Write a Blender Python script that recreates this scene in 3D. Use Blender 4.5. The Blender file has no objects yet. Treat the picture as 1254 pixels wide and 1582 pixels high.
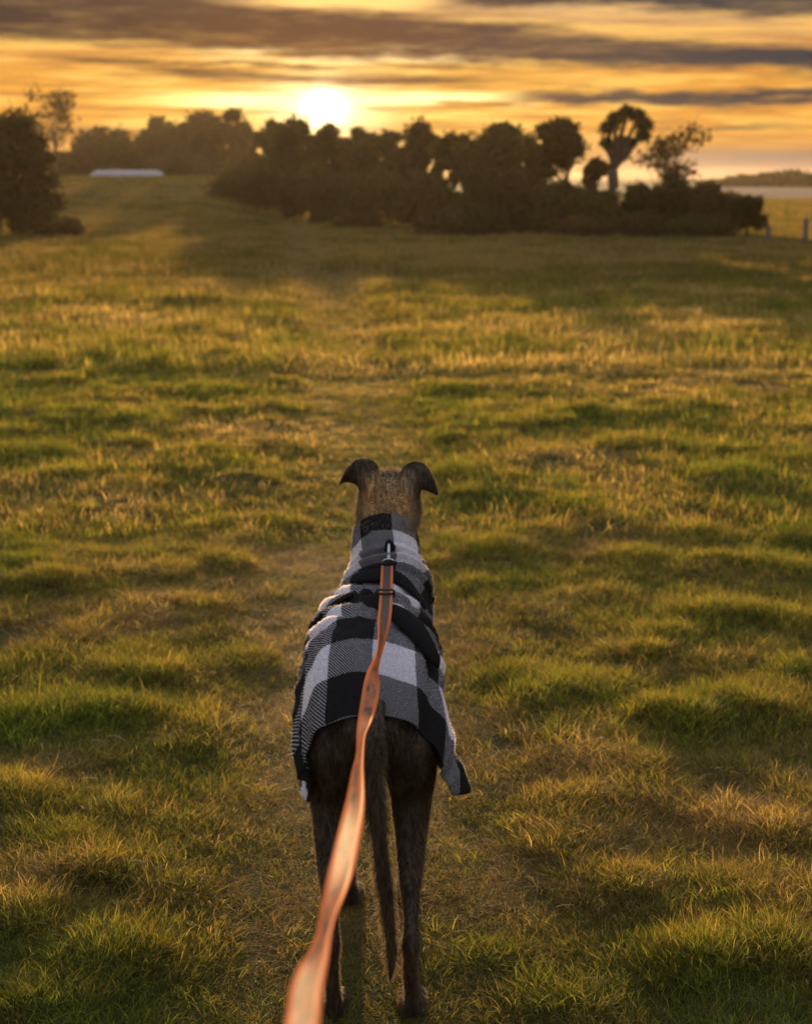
import bpy, bmesh, math, random
import numpy as np
from mathutils import Vector, Matrix

# ------------------------------------------------------------------ camera, sky, sun, exposure
S = bpy.context.scene
C = S.collection
F = 2600.0                                   # focal length in pixels of the 1254 px wide photograph
CX, CY = 627.0, 791.0
CAMH = 1.5
PITCH = math.atan(519.0 / F)
cam = bpy.data.cameras.new('camera'); camo = bpy.data.objects.new('camera', cam); C.objects.link(camo)
camo.location = (0, 0, CAMH); camo.rotation_euler = (math.pi/2 - PITCH, 0, 0)
cam.sensor_fit = 'HORIZONTAL'; cam.sensor_width = 36.0; cam.lens = F / 1254.0 * 36.0
cam.clip_start = 0.05; cam.clip_end = 6000
cam.dof.use_dof = True; cam.dof.focus_distance = 3.15; cam.dof.aperture_fstop = 7.2
S.camera = camo
S.view_settings.view_transform = 'Standard'; S.view_settings.look = 'None'
S.view_settings.exposure = 0.0; S.view_settings.gamma = 1.0; S.view_settings.use_curve_mapping = False
S.render.engine = 'CYCLES'
S.cycles.use_denoising = True; S.cycles.denoiser = 'OPENIMAGEDENOISE'; S.cycles.denoising_prefilter = 'ACCURATE'; S.cycles.denoising_input_passes = 'RGB_ALBEDO_NORMAL'
S.cycles.max_bounces = 6; S.cycles.transparent_max_bounces = 8; S.cycles.volume_bounces = 0
S.cycles.diffuse_bounces = 3; S.cycles.transmission_bounces = 4

SUN_AZ = math.atan((503 - CX) / F)            # to the left of straight ahead
SUN_EL = math.radians(2.18)                   # where the disc stands in the sky
LAMP_EL = math.radians(4.7)

def sd(az, el): return Vector((math.sin(az)*math.cos(el), math.cos(az)*math.cos(el), math.sin(el)))
sun = bpy.data.lights.new('sun', 'SUN'); sun.energy = 5.0; sun.angle = math.radians(0.6); sun.color = (1.0, 0.63, 0.29)
suno = bpy.data.objects.new('sun', sun); C.objects.link(suno)
suno.rotation_euler = sd(SUN_AZ, LAMP_EL).to_track_quat('Z', 'Y').to_euler(); suno.location = (0, 0, 30)

class N:
    """tiny node-expression helper"""
    def __init__(s, nt, sock): s.nt, s.s = nt, sock
    def _m(s, op, *a, clamp=False):
        n = s.nt.nodes.new('ShaderNodeMath'); n.operation = op; n.use_clamp = clamp
        for i, v in enumerate((s,) + a):
            if isinstance(v, N): s.nt.links.new(v.s, n.inputs[i])
            else: n.inputs[i].default_value = v
        return N(s.nt, n.outputs[0])
    def __add__(s, o): return s._m('ADD', o)
    def __radd__(s, o): return s._m('ADD', o)
    def __sub__(s, o): return s._m('SUBTRACT', o)
    def __rsub__(s, o): return (s * -1.0) + o
    def __mul__(s, o): return s._m('MULTIPLY', o)
    def __rmul__(s, o): return s._m('MULTIPLY', o)
    def __truediv__(s, o): return s._m('DIVIDE', o)
    def pw(s, o): return s._m('POWER', o)
    def mn(s, o): return s._m('MINIMUM', o)
    def mx(s, o): return s._m('MAXIMUM', o)
    def ex(s): return s._m('EXPONENT')
    def ab(s): return s._m('ABSOLUTE')
    def cl(s): return s._m('ADD', 0.0, clamp=True)
    def ss(s, a, b):
        n = s.nt.nodes.new('ShaderNodeMapRange'); n.interpolation_type = 'SMOOTHSTEP'
        s.nt.links.new(s.s, n.inputs[0])
        if a <= b: v = (a, b, 0, 1)
        else: v = (b, a, 1, 0)
        for i, x in enumerate(v): n.inputs[i+1].default_value = x
        return N(s.nt, n.outputs[0])
def comb(nt, x, y, z):
    n = nt.nodes.new('ShaderNodeCombineXYZ')
    for i, v in enumerate((x, y, z)):
        if isinstance(v, N): nt.links.new(v.s, n.inputs[i])
        else: n.inputs[i].default_value = v
    return N(nt, n.outputs[0])
def noise(nt, vec, scale, detail=4, rough=0.55, dist=0.0):
    n = nt.nodes.new('ShaderNodeTexNoise')
    nt.links.new(vec.s, n.inputs['Vector']); n.inputs['Scale'].default_value = scale
    n.inputs['Detail'].default_value = detail; n.inputs['Roughness'].default_value = rough
    n.inputs['Distortion'].default_value = dist
    return N(nt, n.outputs['Fac'])
def mix(nt, f, a, b, mode='MIX'):
    n = nt.nodes.new('ShaderNodeMix'); n.data_type = 'RGBA'; n.blend_type = mode
    if isinstance(f, N): nt.links.new(f.s, n.inputs[0])
    else: n.inputs[0].default_value = f
    for i, v in ((6, a), (7, b)):
        if isinstance(v, N): nt.links.new(v.s, n.inputs[i])
        else: n.inputs[i].default_value = (v[0], v[1], v[2], 1)
    return N(nt, n.outputs[2])
def sep(nt, v):
    n = nt.nodes.new('ShaderNodeSeparateXYZ'); nt.links.new(v.s, n.inputs[0])
    return [N(nt, o) for o in n.outputs]

def make_world():
    w = bpy.data.worlds.new('World'); S.world = w; w.use_nodes = True
    nt = w.node_tree; nt.nodes.clear()
    out = nt.nodes.new('ShaderNodeOutputWorld'); bg = nt.nodes.new('ShaderNodeBackground')
    tc = nt.nodes.new('ShaderNodeTexCoord'); D = N(nt, tc.outputs['Generated'])
    dx, dy, dz = sep(nt, D)
    az = dx._m('ARCTAN2', dy); el = dz._m('ARCSINE')
    X = az * 2.6; Y = el * 2.6                      # thousands of photo pixels right of centre / above horizon
    # distortion noises, stretched along the horizon
    # clouds flatten towards the horizon, so their noise is stretched sideways
    v1 = comb(nt, X * 1.6, Y * 11.0, 3.1); n1 = noise(nt, v1, 1.0, 7, 0.6)
    v2 = comb(nt, X * 5.0, Y * 42.0, 7.7); n2 = noise(nt, v2, 1.0, 6, 0.62)
    v3 = comb(nt, X * 4.5, Y * 75.0, 1.3); n3 = noise(nt, v3, 1.0, 5, 0.6)
    n4 = noise(nt, comb(nt, X * 13.0, Y * 55.0, 2.9), 1.0, 5, 0.6)
    Yd = Y + (n1 - 0.5) * 0.055 + (n2 - 0.5) * 0.040 + (n4 - 0.5) * 0.014
    # clear-sky base
    hz = Y.ss(-0.01, 0.08)
    base = mix(nt, hz, (0.27, 0.165, 0.11), (0.80, 0.34, 0.050))
    left = X.ss(0.42, -0.30)
    base = mix(nt, left * 0.45, base, (0.95, 0.38, 0.035))
    base = mix(nt, Y.ss(0.13, 0.34), base, (0.62, 0.46, 0.30))
    base = mix(nt, Y.ss(0.32, 1.1), base, (0.42, 0.45, 0.53))
    # grey haze bank low on the right
    bank = (Y + (n2-0.5)*0.012).ss(0.045, 0.030) * X.ss(0.30, 0.46)
    base = mix(nt, bank * 0.85, base, (0.24, 0.18, 0.155))
    # glow about the sun
    sx = math.tan(SUN_AZ) * 2.6; sy = SUN_EL * 2.6
    ddx = X - sx; ddy = Y - sy
    r2 = ddx * ddx * 0.22 + ddy * ddy
    g1 = ((ddx*ddx*0.5 + ddy*ddy*1.6) * -1.0 / (0.055 ** 2)).ex()
    g2 = (r2 * -1.0 / (0.17 ** 2)).ex()
    gcol = mix(nt, (n3 - 0.35) * 2.2, (0.9, 0.48, 0.06), (1.4, 0.95, 0.32))
    base = mix(nt, g2 * 0.6, base, gcol)
    base = mix(nt, g1 * 1.0, base, (2.6, 1.9, 0.95))
    streaks = n3.ss(0.48, 0.58) * (Y.ss(0.02, 0.10)) * (Y.ss(0.30, 0.2))
    base = mix(nt, streaks * 0.6, base, mix(nt, g2, (1.10, 0.62, 0.12), (1.6, 1.0, 0.22)))
    base = mix(nt, n3.ss(.47, .38) * Y.ss(0.02, 0.08) * Y.ss(0.30, 0.2) * .45, base, (0.42, 0.17, 0.05))
    ys2 = Y + (n2 - 0.5)*0.03 + (n3 - .5)*.02
    w1 = (ys2 - 0.184).ab().ss(0.020, 0.006) * X.ss(-.36, -.15) * X.ss(.20, .02)
    w2 = (ys2 - 0.112).ab().ss(0.017, 0.006) * X.ss(-.42, -.22) * X.ss(.24, .03)
    w3 = (ys2 - 0.255).ab().ss(0.020, 0.004) * X.ss(-.26, -.14) * X.ss(.10, -.02)
    base = mix(nt, (w1.mx(w2) * n3.ss(.36, .56)).cl(), base, (2.2, 1.55, 0.65))
    # clouds
    dens = None
    def band(lo, slo, hi, shi, soft, x0=None, x1=None, k=1.0, bow=0.0):
        nonlocal dens
        l = X * slo + lo; h = X * shi + hi
        m = (Yd - l).ss(-soft, soft) * (h - Yd).ss(-soft, soft)
        if x0 is not None: m = m * X.ss(x0 - 0.08, x0 + 0.08)
        if x1 is not None: m = m * X.ss(x1 + 0.08, x1 - 0.08)
        m = m * k
        dens = m if dens is None else dens.mx(m)
    band(0.172, -0.045, 0.232, -0.085, 0.010)                     # the long bank right across
    band(0.196, 0.0, 0.40, 0.0, 0.012, x1=-0.26)                  # thick cloud top left
    band(0.238, 0.0, 0.40, 0.0, 0.010, x0=0.05)                   # cloud along the top right
    band(0.105, 0.004, 0.121, 0.0, 0.005, x0=0.16)                # thin slate streak above the trees
    band(0.140, -0.015, 0.153, -0.015, 0.007, x0=-0.40, x1=0.10, k=0.9)
    band(0.163, 0.0, 0.170, 0.0, 0.004, x0=-0.52, x1=-0.06, k=0.85)
    band(0.072, 0.0, 0.082, 0.0, 0.004, x0=0.42, x1=0.56, k=0.6)
    band(0.066, 0.0, 0.074, 0.0, 0.005, x1=-0.35, k=0.55)
    # general cloud cover over the rest of the sky, as the part in view implies
    vh = comb(nt, dx * 1.0 / (dz + 0.25), dy * 1.0 / (dz + 0.25), 0.5)
    nh = noise(nt, vh, 1.6, 7, 0.6)
    up = nh.ss(0.40, 0.60) * Y.ss(0.22, 0.42)
    dens = dens.mx(up * 0.9)
    dens = dens * (1.0 - w3*.95)
    base = mix(nt, w3*.8, base, (1.5, .85, .25))
    dens = (dens * (1.0 + (n4 - .5) * .5)).cl() * (1.0 - (n2 - 0.52).mx(0.0) * 1.1).cl()
    ccol = mix(nt, X.ss(-0.5, 0.45), (0.036, 0.029, 0.028), (0.034, 0.041, 0.054))
    ccol = mix(nt, (n1.ss(0.35, 0.7)) * 0.5, ccol, (0.075, 0.058, 0.050))
    ccol = mix(nt, Y.ss(0.3, 1.0), ccol, (0.38, 0.40, 0.47))
    ccol = mix(nt, g2 * 0.35, ccol, (0.50, 0.16, 0.02))
    sky = mix(nt, dens, base, ccol)
    # the disc, burning through the thin streaks
    g0 = ((ddx*ddx*.8 + ddy*ddy) * -1.0 / (0.023 ** 2)).ex()
    sky = mix(nt, (g0 * 1.5).cl(), sky, (6.5, 4.6, 2.0))
    # below the horizon (never seen: the ground covers it)
    sky = mix(nt, Y.ss(-0.06, -0.005), (0.06, 0.05, 0.03), sky)
    ns = nt.nodes.new('ShaderNodeTexSky'); ns.sky_type = 'NISHITA'; ns.sun_disc = False
    ns.sun_elevation = LAMP_EL; ns.sun_rotation = SUN_AZ
    nm = nt.nodes.new('ShaderNodeVectorMath'); nm.operation = 'SCALE'
    nt.links.new(ns.outputs[0], nm.inputs[0]); nm.inputs['Scale'].default_value = 0.05
    upN = nt.nodes.new('ShaderNodeVectorMath'); upN.operation = 'SCALE'
    nt.links.new(nm.outputs[0], upN.inputs[0]); nt.links.new(Y.ss(0.2, 1.0).s, upN.inputs['Scale'])
    ad = nt.nodes.new('ShaderNodeVectorMath'); ad.operation = 'ADD'
    nt.links.new(sky.s, ad.inputs[0]); nt.links.new(upN.outputs[0], ad.inputs[1])
    nt.links.new(ad.outputs[0], bg.inputs[0]); bg.inputs[1].default_value = 1.0
    nt.links.new(bg.outputs[0], out.inputs[0])
    w.cycles.sampling_method = 'MANUAL'; w.cycles.sample_map_resolution = 1024
make_world()

# ------------------------------------------------------------------ helpers
def P(px, py, Y):
    """the point at distance Y in front of the viewer seen at photo pixel px,py"""
    a = (px - CX) / F; b = -(py - CY) / F
    c, s = math.cos(PITCH), math.sin(PITCH)
    d = Vector((a, c + b*s, -s + b*c))
    return Vector((0, 0, CAMH)) + d * (Y / d.y)
def ground_pt(px, py):
    d = P(px, py, 1.0) - Vector((0, 0, CAMH))
    t = CAMH / -d.z
    x, y = d.x*t, d.y*t
    return x, y
def tag(o, label=None, cat=None, group=None, kind=None):
    if label: o['label'] = label
    if cat: o['category'] = cat
    if group: o['group'] = group
    if kind: o['kind'] = kind
    return o
def empty(name, loc):
    o = bpy.data.objects.new(name, None); C.objects.link(o); o.location = loc
    o.empty_display_size = 0.1
    return o
def mesh_obj(name, verts, faces, mat, parent=None, smooth=True, uvs=None):
    me = bpy.data.meshes.new(name)
    v = np.asarray(verts, dtype=float).reshape(-1, 3)
    if parent is not None:
        p = parent; off = Vector((0, 0, 0))
        while p: off += p.location; p = p.parent
        v = v - np.array(off)
    me.from_pydata(v.tolist(), [], faces if isinstance(faces, list) else faces.tolist())
    if uvs is not None:
        uvl = me.uv_layers.new(name='UVMap')
        li = np.empty(len(me.loops), dtype=np.int32); me.loops.foreach_get('vertex_index', li)
        uvl.data.foreach_set('uv', np.asarray(uvs, dtype=np.float32)[li].ravel())
    if smooth: me.polygons.foreach_set('use_smooth', [True]*len(me.polygons))
    me.update()
    if mat: me.materials.append(mat)
    o = bpy.data.objects.new(name, me); C.objects.link(o)
    if parent is not None: o.parent = parent
    return o
def fast_mesh(name, v, loops, starts_n, mat, parent=None, smooth=False, off=None):
    """verts Nx3, faces all with starts_n corners"""
    me = bpy.data.meshes.new(name)
    v = np.asarray(v, dtype=np.float32)
    if off is not None: v = v - np.asarray(off, dtype=np.float32)
    nf = len(loops)
    me.vertices.add(len(v)); me.vertices.foreach_set('co', v.ravel())
    me.loops.add(nf*starts_n); me.loops.foreach_set('vertex_index', np.asarray(loops, dtype=np.int32).ravel())
    me.polygons.add(nf); me.polygons.foreach_set('loop_start', np.arange(nf, dtype=np.int32)*starts_n)
    me.update(calc_edges=True); me.validate()
    if smooth: me.polygons.foreach_set('use_smooth', [True]*nf)
    if mat: me.materials.append(mat)
    o = bpy.data.objects.new(name, me); C.objects.link(o)
    if parent is not None: o.parent = parent
    return o

class Noise2:
    def __init__(s, seed): s.g = np.random.RandomState(seed).rand(256, 256)
    def one(s, x, y):
        xi = np.floor(x).astype(int); yi = np.floor(y).astype(int)
        fx = x - xi; fy = y - yi; fx = fx*fx*(3-2*fx); fy = fy*fy*(3-2*fy)
        g = s.g
        a = g[xi & 255, yi & 255]; b = g[(xi+1) & 255, yi & 255]; c = g[xi & 255, (yi+1) & 255]; d = g[(xi+1) & 255, (yi+1) & 255]
        return (a*(1-fx)+b*fx)*(1-fy) + (c*(1-fx)+d*fx)*fy
    def __call__(s, x, y, sc, octv=3):
        t = 0; a = 1; tot = 0
        for k in range(octv):
            t = t + a*s.one(x/sc*(2**k)+17.3*k, y/sc*(2**k)+5.1*k); tot += a; a *= 0.5
        return t/tot
NA, NB, NC, ND = Noise2(1), Noise2(2), Noise2(3), Noise2(4)
def sstep(a, b, x):
    t = np.clip((x-a)/(b-a), 0, 1); return t*t*(3-2*t)
def path_x(Y): return -0.03 - 0.012*Y - 0.0016*np.minimum(Y, 22)**2 - 0.06*np.maximum(Y-22, 0)
def path_w(x, Y):
    """1 on the trodden path, 0 away from it"""
    d = np.abs(x - path_x(Y) + 0.18*(NC(x, Y, 1.3)-0.5))
    return 1 - sstep(0.20, 0.50 + 0.006*Y, d)
TUFTS = [  # photo px, py, radius m, height m : the tussocks one can make out
 (40,880,.20,.07),(70,905,.13,.05),(15,960,.14,.05),(30,1110,.24,.10),(130,1100,.16,.06),(195,1110,.12,.05),(210,1010,.16,.06),
 (390,1010,.12,.05),(335,862,.09,.06),(430,800,.20,.07),(190,750,.25,.08),(70,800,.2,.06),(240,1030,.12,.04),(20,1235,.12,.06),
 (180,1490,.13,.05),(170,1040,.13,.05),(60,700,.3,.09),(320,700,.25,.07),(150,620,.4,.1),(330,610,.4,.09),
 (790,1040,.16,.05),(850,1075,.18,.07),(930,1060,.16,.06),(1010,1110,.14,.07),(1060,1120,.14,.07),(1110,1090,.16,.07),(1170,1100,.16,.06),
 (1000,1010,.14,.05),(1180,1070,.14,.07),(1090,950,.2,.07),(1200,880,.22,.09),(1230,960,.2,.08),(980,860,.2,.06),(760,850,.18,.05),(860,820,.2,.05),
 (990,1180,.12,.05),(1100,1260,.14,.07),(1130,1180,.14,.05),(1060,1500,.14,.08),(1180,1480,.14,.09),(850,1540,.13,.06),(760,1480,.1,.04),
 (870,1310,.12,.04),(1230,1400,.15,.07),(1200,1290,.14,.05),(950,1370,.1,.05),(880,1240,.12,.04),(1230,1230,.14,.06),(1150,1380,.12,.05),
 (700,600,.4,.09),(880,640,.4,.1),(1040,640,.4,.1),(1150,660,.4,.1),(830,700,.3,.09),(950,690,.3,.08),(1120,740,.3,.1),(1220,720,.3,.1),(700,730,.22,.07),
 (1170,790,.26,.1),(1080,820,.22,.08),(200,540,.6,.12),(460,560,.4,.09),(640,520,.5,.1),(900,510,.7,.12),(1080,520,.7,.12),(310,470,.8,.12),
 (555,418,1.0,.22),(90,470,.9,.12),(80,1310,.12,.04),(60,1420,.12,.05),(120,1360,.1,.04),(90,1560,.12,.05),(270,1380,.1,.035),(300,930,.14,.04),(110,980,.14,.05)]
TW = [(ground_pt(px, py)) + (r, h, px, py) for px, py, r, h in TUFTS]
def height(x, Y):
    x = np.asarray(x, float); Y = np.asarray(Y, float)
    near = np.clip(1 - (Y-30)/60, 0.15, 1)
    pw = path_w(x, Y)
    h = 0.07*(NA(x, Y, 2.6, 2)-0.5)*near
    tz = NB(x, Y*1.1, 0.42, 3); tus = sstep(0.45, 0.78, tz)
    h = h + ((0.014 + 0.022*sstep(4, 8, Y))*tus + 0.044*(ND(x, Y, 0.15, 3)-.5))*(1-0.8*pw)*np.clip(1-(Y-25)/30, 0.4, 1)
    for (tx, ty, r, hh, _, _) in TW:
        d2 = ((x-tx)**2 + (Y-ty)**2)/(r*r)
        h = h + hh*0.26*np.exp(-d2*1.6)
    h = h - 0.02*pw
    k = np.exp(-(((x+.06)/.42)**2+((Y-3.05)/.5)**2)**2); h = h*(1-k) - .002*k
    h = h + 1.33*sstep(44, 80, Y)*sstep(-.072, -.115, x/np.maximum(Y, 1)) + .25*np.clip((Y-120)/200, 0, 1)*sstep(0, -10, x)
    return h
def gh(x, Y): return float(height(np.array([x]), np.array([Y]))[0])

def tube_rings(path, rx, ry, n=14, up=Vector((0, 0, 1)), cap=True):
    """rings about a path; rx sideways, ry in the other direction"""
    V = []; Fs = []
    path = [Vector(p) for p in path]; m = len(path)
    for i, p in enumerate(path):
        t = (path[min(i+1, m-1)] - path[max(i-1, 0)]).normalized()
        side = t.cross(up)
        if side.length < 1e-4: side = Vector((1, 0, 0))
        side.normalize(); u = side.cross(t).normalized()
        for k in range(n):
            a = 2*math.pi*k/n
            V.append(p + side*(rx[i]*math.cos(a)) + u*(ry[i]*math.sin(a)))
    for i in range(m-1):
        for k in range(n):
            Fs.append((i*n+k, i*n+(k+1) % n, (i+1)*n+(k+1) % n, (i+1)*n+k))
    if cap:
        Fs.append(tuple(range(n-1, -1, -1))); Fs.append(tuple((m-1)*n+k for k in range(n)))
    return V, Fs
def crom(pts, n):
    """Catmull-Rom resample of rows of numbers"""
    A = np.array(pts, float); m = len(A); out = []
    for k in range(n):
        t = k/(n-1)*(m-1); i = min(int(t), m-2); f = t-i
        p0 = A[max(i-1, 0)]; p1 = A[i]; p2 = A[i+1]; p3 = A[min(i+2, m-1)]
        out.append(0.5*((2*p1)+(-p0+p2)*f+(2*p0-5*p1+4*p2-p3)*f*f+(-p0+3*p1-3*p2+p3)*f**3))
    return np.array(out)

# ------------------------------------------------------------------ materials
def new_mat(name):
    m = bpy.data.materials.new(name); m.use_nodes = True
    nt = m.node_tree; b = nt.nodes['Principled BSDF']
    b.inputs['Roughness'].default_value = 0.8
    return m, nt, b
def setc(nt, b, c, inp='Base Color'):
    if isinstance(c, N): nt.links.new(c.s, b.inputs[inp])
    else: b.inputs[inp].default_value = (c[0], c[1], c[2], 1)
def posn(nt):
    g = nt.nodes.new('ShaderNodeNewGeometry'); return N(nt, g.outputs['Position'])
def objc(nt):
    g = nt.nodes.new('ShaderNodeTexCoord'); return N(nt, g.outputs['Object'])
def leafy(name, col_fn, trans=0.45, rough=0.6, spec=0.25, TM=(1.7, 1.55, 0.9)):
    """diffuse leaf that also lets light through"""
    m = bpy.data.materials.new(name); m.use_nodes = True; nt = m.node_tree; nt.nodes.clear()
    out = nt.nodes.new('ShaderNodeOutputMaterial')
    b = nt.nodes.new('ShaderNodeBsdfPrincipled'); b.inputs['Roughness'].default_value = rough
    b.inputs['Specular IOR Level'].default_value = spec
    t = nt.nodes.new('ShaderNodeBsdfTranslucent'); mx = nt.nodes.new('ShaderNodeMixShader'); mx.inputs[0].default_value = trans
    c = col_fn(nt)
    tcol = mix(nt, 1.0, c, TM, 'MULTIPLY')
    nt.links.new(c.s, b.inputs['Base Color']); nt.links.new(tcol.s, t.inputs['Color'])
    nt.links.new(b.outputs[0], mx.inputs[1]); nt.links.new(t.outputs[0], mx.inputs[2]); nt.links.new(mx.outputs[0], out.inputs[0])
    return m
def attr(nt, name, typ='INSTANCER'):
    a = nt.nodes.new('ShaderNodeAttribute'); a.attribute_type = typ; a.attribute_name = name
    return N(nt, a.outputs['Fac'])
def rnd_island(nt):
    g = nt.nodes.new('ShaderNodeNewGeometry'); return N(nt, g.outputs['Random Per Island'])

def grass_col(nt):
    t = attr(nt, 'tint'); r = rnd_island(nt)
    tt = (t + (r - 0.5) * 0.62).cl()
    rp = nt.nodes.new('ShaderNodeValToRGB'); nt.links.new(tt.s, rp.inputs[0])
    e = rp.color_ramp.elements
    e[0].position = 0.0; e[0].color = (0.098, 0.134, 0.028, 1)
    e[1].position = 1.0; e[1].color = (0.40, 0.31, 0.18, 1)
    for p, c in ((0.35, (0.140, 0.156, 0.040)), (0.58, (0.200, 0.175, 0.048)), (0.78, (0.28, 0.205, 0.10))):
        x = e.new(p); x.color = c + (1,)
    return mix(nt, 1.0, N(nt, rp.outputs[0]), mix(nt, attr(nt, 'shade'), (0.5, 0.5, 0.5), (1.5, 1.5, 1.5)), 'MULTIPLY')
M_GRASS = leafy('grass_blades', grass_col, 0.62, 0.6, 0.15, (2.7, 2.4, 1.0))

def ground_mat():
    m, nt, b = new_mat('field_ground'); p = posn(nt); x, y, z = sep(nt, p)
    n = noise(nt, p, 1.4, 6); n2 = noise(nt, p, 22, 5, .65); n3 = noise(nt, comb(nt, x*0.06, y*0.03, 0), 1.0, 4)
    c = mix(nt, n.ss(.38, .62), (0.060, 0.072, 0.016), (0.120, 0.090, 0.038))
    c = mix(nt, n2.ss(.45, .7)*.6, c, (0.045, 0.038, 0.018))
    far = y.ss(60, 90)
    fc = mix(nt, n3.ss(.4, .6), (0.055, 0.085, 0.018), (0.10, 0.10, 0.035))
    dry = (y.ss(100, 115) * y.ss(330, 250) * x.ss(14, 30))
    fc = mix(nt, dry, fc, (0.17, 0.13, 0.10))
    c = mix(nt, y.ss(14, 30)*.5, c, (0.13, 0.085, 0.040))
    c = mix(nt, far, c, fc)
    setc(nt, b, c); b.inputs['Roughness'].default_value = 0.95; b.inputs['Specular IOR Level'].default_value = 0.1
    bp = nt.nodes.new('ShaderNodeBump'); bp.inputs['Strength'].default_value = 0.6; bp.inputs['Distance'].default_value = 0.02
    nt.links.new(n2.s, bp.inputs['Height']); nt.links.new(bp.outputs[0], b.inputs['Normal'])
    return m
def tree_leaf(name, c1, c2, tr=0.3):
    def f(nt):
        return mix(nt, rnd_island(nt), c1, c2)
    return leafy(name, f, tr, 0.7, 0.1)
M_LEAF_DARK = tree_leaf('dark_foliage', (0.035, 0.040, 0.014), (0.075, 0.065, 0.022))
M_LEAF_OLIVE = tree_leaf('olive_foliage', (0.060, 0.065, 0.018), (0.110, 0.095, 0.030))
M_LEAF_BROWN = tree_leaf('winter_foliage', (0.070, 0.050, 0.024), (0.12, 0.085, 0.035))
def bark_mat():
    m, nt, b = new_mat('bark'); n = noise(nt, posn(nt), 9, 5)
    setc(nt, b, mix(nt, n, (0.05, 0.036, 0.022), (0.13, 0.10, 0.07))); return m
M_BARK = bark_mat()

# ------------------------------------------------------------------ ground
def build_ground():
    ys = np.concatenate([np.linspace(-25, 1.6, 30), 1.65*np.exp(np.linspace(0, math.log(60/1.65), 620)), np.geomspace(62, 1500, 70)])
    s = np.linspace(-1, 1, 331); s = np.sign(s)*(np.abs(s)*0.30 + 0.70*np.abs(s)**4)*4.0
    YY = ys[:, None]*np.ones_like(s)[None]; W = (np.abs(ys)*0.62 + 2.2)[:, None]
    XX = s[None]*W*0.9
    H = height(XX, YY)
    V = np.stack([XX, YY, H], -1).reshape(-1, 3); r, c = XX.shape
    i = np.arange((r-1)*(c-1)); a = (i//(c-1))*c + i % (c-1)
    L = np.stack([a, a+1, a+c+1, a+c], -1)
    o = fast_mesh('ground', V, L, 4, ground_mat(), smooth=True); tag(o, kind='structure')
build_ground()

# ------------------------------------------------------------------ grass
PROTO = bpy.data.collections.new('grass_prototypes')       # never linked: only instanced by the grass
def blades(rs, n, R, l0, l1, w, lean0, lean1, curl, out=0.0, segs=3):
    V = []; L3 = []
    for _ in range(n):
        r = R*math.sqrt(rs.rand()); a = rs.rand()*6.283
        bx, by = r*math.cos(a), r*math.sin(a)
        az = a + rs.randn()*0.8 if rs.rand() < out else rs.rand()*6.283
        L = l0 + (l1-l0)*rs.rand()**1.4; ln = lean0 + (lean1-lean0)*rs.rand()
        d = np.array([math.cos(az), math.sin(az)]); sx, sy = -d[1], d[0]
        tw = rs.randn()*0.5; wx = (sx*math.cos(tw)+d[0]*math.sin(tw)); wy = (sy*math.cos(tw)+d[1]*math.sin(tw))
        p = np.array([bx, by, -0.012]); ang = ln; base = len(V); ww = w*(0.6+0.8*rs.rand())
        sway = rs.randn()*0.35
        for k in range(segs):
            f = 1 - (k/segs)**1.6
            V.append((p[0]-wx*ww*f/2, p[1]-wy*ww*f/2, p[2])); V.append((p[0]+wx*ww*f/2, p[1]+wy*ww*f/2, p[2]))
            st = L/segs
            p = p + np.array([d[0]*math.sin(ang)*st, d[1]*math.sin(ang)*st, math.cos(ang)*st])
            d = np.array([d[0]*math.cos(sway)-d[1]*math.sin(sway), d[0]*math.sin(sway)+d[1]*math.cos(sway)])
            ang = min(ang + curl*(0.5+rs.rand()), 1.9)
            if p[2] < 0.002: p[2] = 0.002 + rs.rand()*0.006
        V.append(tuple(p))
        for k in range(segs-1):
            b = base+2*k; L3 += [(b, b+1, b+3), (b, b+3, b+2)]
        b = base+2*(segs-1); L3.append((b, b+1, b+2))
    return V, L3
def proto(name, *a, seed=0, **k):
    V, L3 = blades(np.random.RandomState(seed), *a, **k)
    o = fast_mesh(name, V, L3, 3, M_GRASS); C.objects.unlink(o); PROTO.objects.link(o)
#        n  R    l0   l1    w      lean      curl
for i in range(4): proto('a%d_turf' % i, 54, .050, .020, .066, .0022, .05, 1.2, .32, seed=10+i)
for i in range(3): proto('b%d_tuft' % i, 70, .045, .035, .095, .0022, .05, .95, .30, out=.8, seed=20+i)
for i in range(3): proto('c%d_thatch' % i, 44, .06, .04, .12, .0016, .7, 1.5, .35, seed=30+i)
for i in range(2): proto('d%d_mid' % i, 34, .07, .03, .085, .0045, .1, 1.1, .3, seed=40+i)
for i in range(2): proto('e%d_far' % i, 30, .10, .05, .14, .009, .1, 1.1, .3, seed=50+i, segs=2)
NPROT = dict(a=(0, 4), b=(4, 3), c=(7, 3), d=(10, 2), e=(12, 2))

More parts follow.
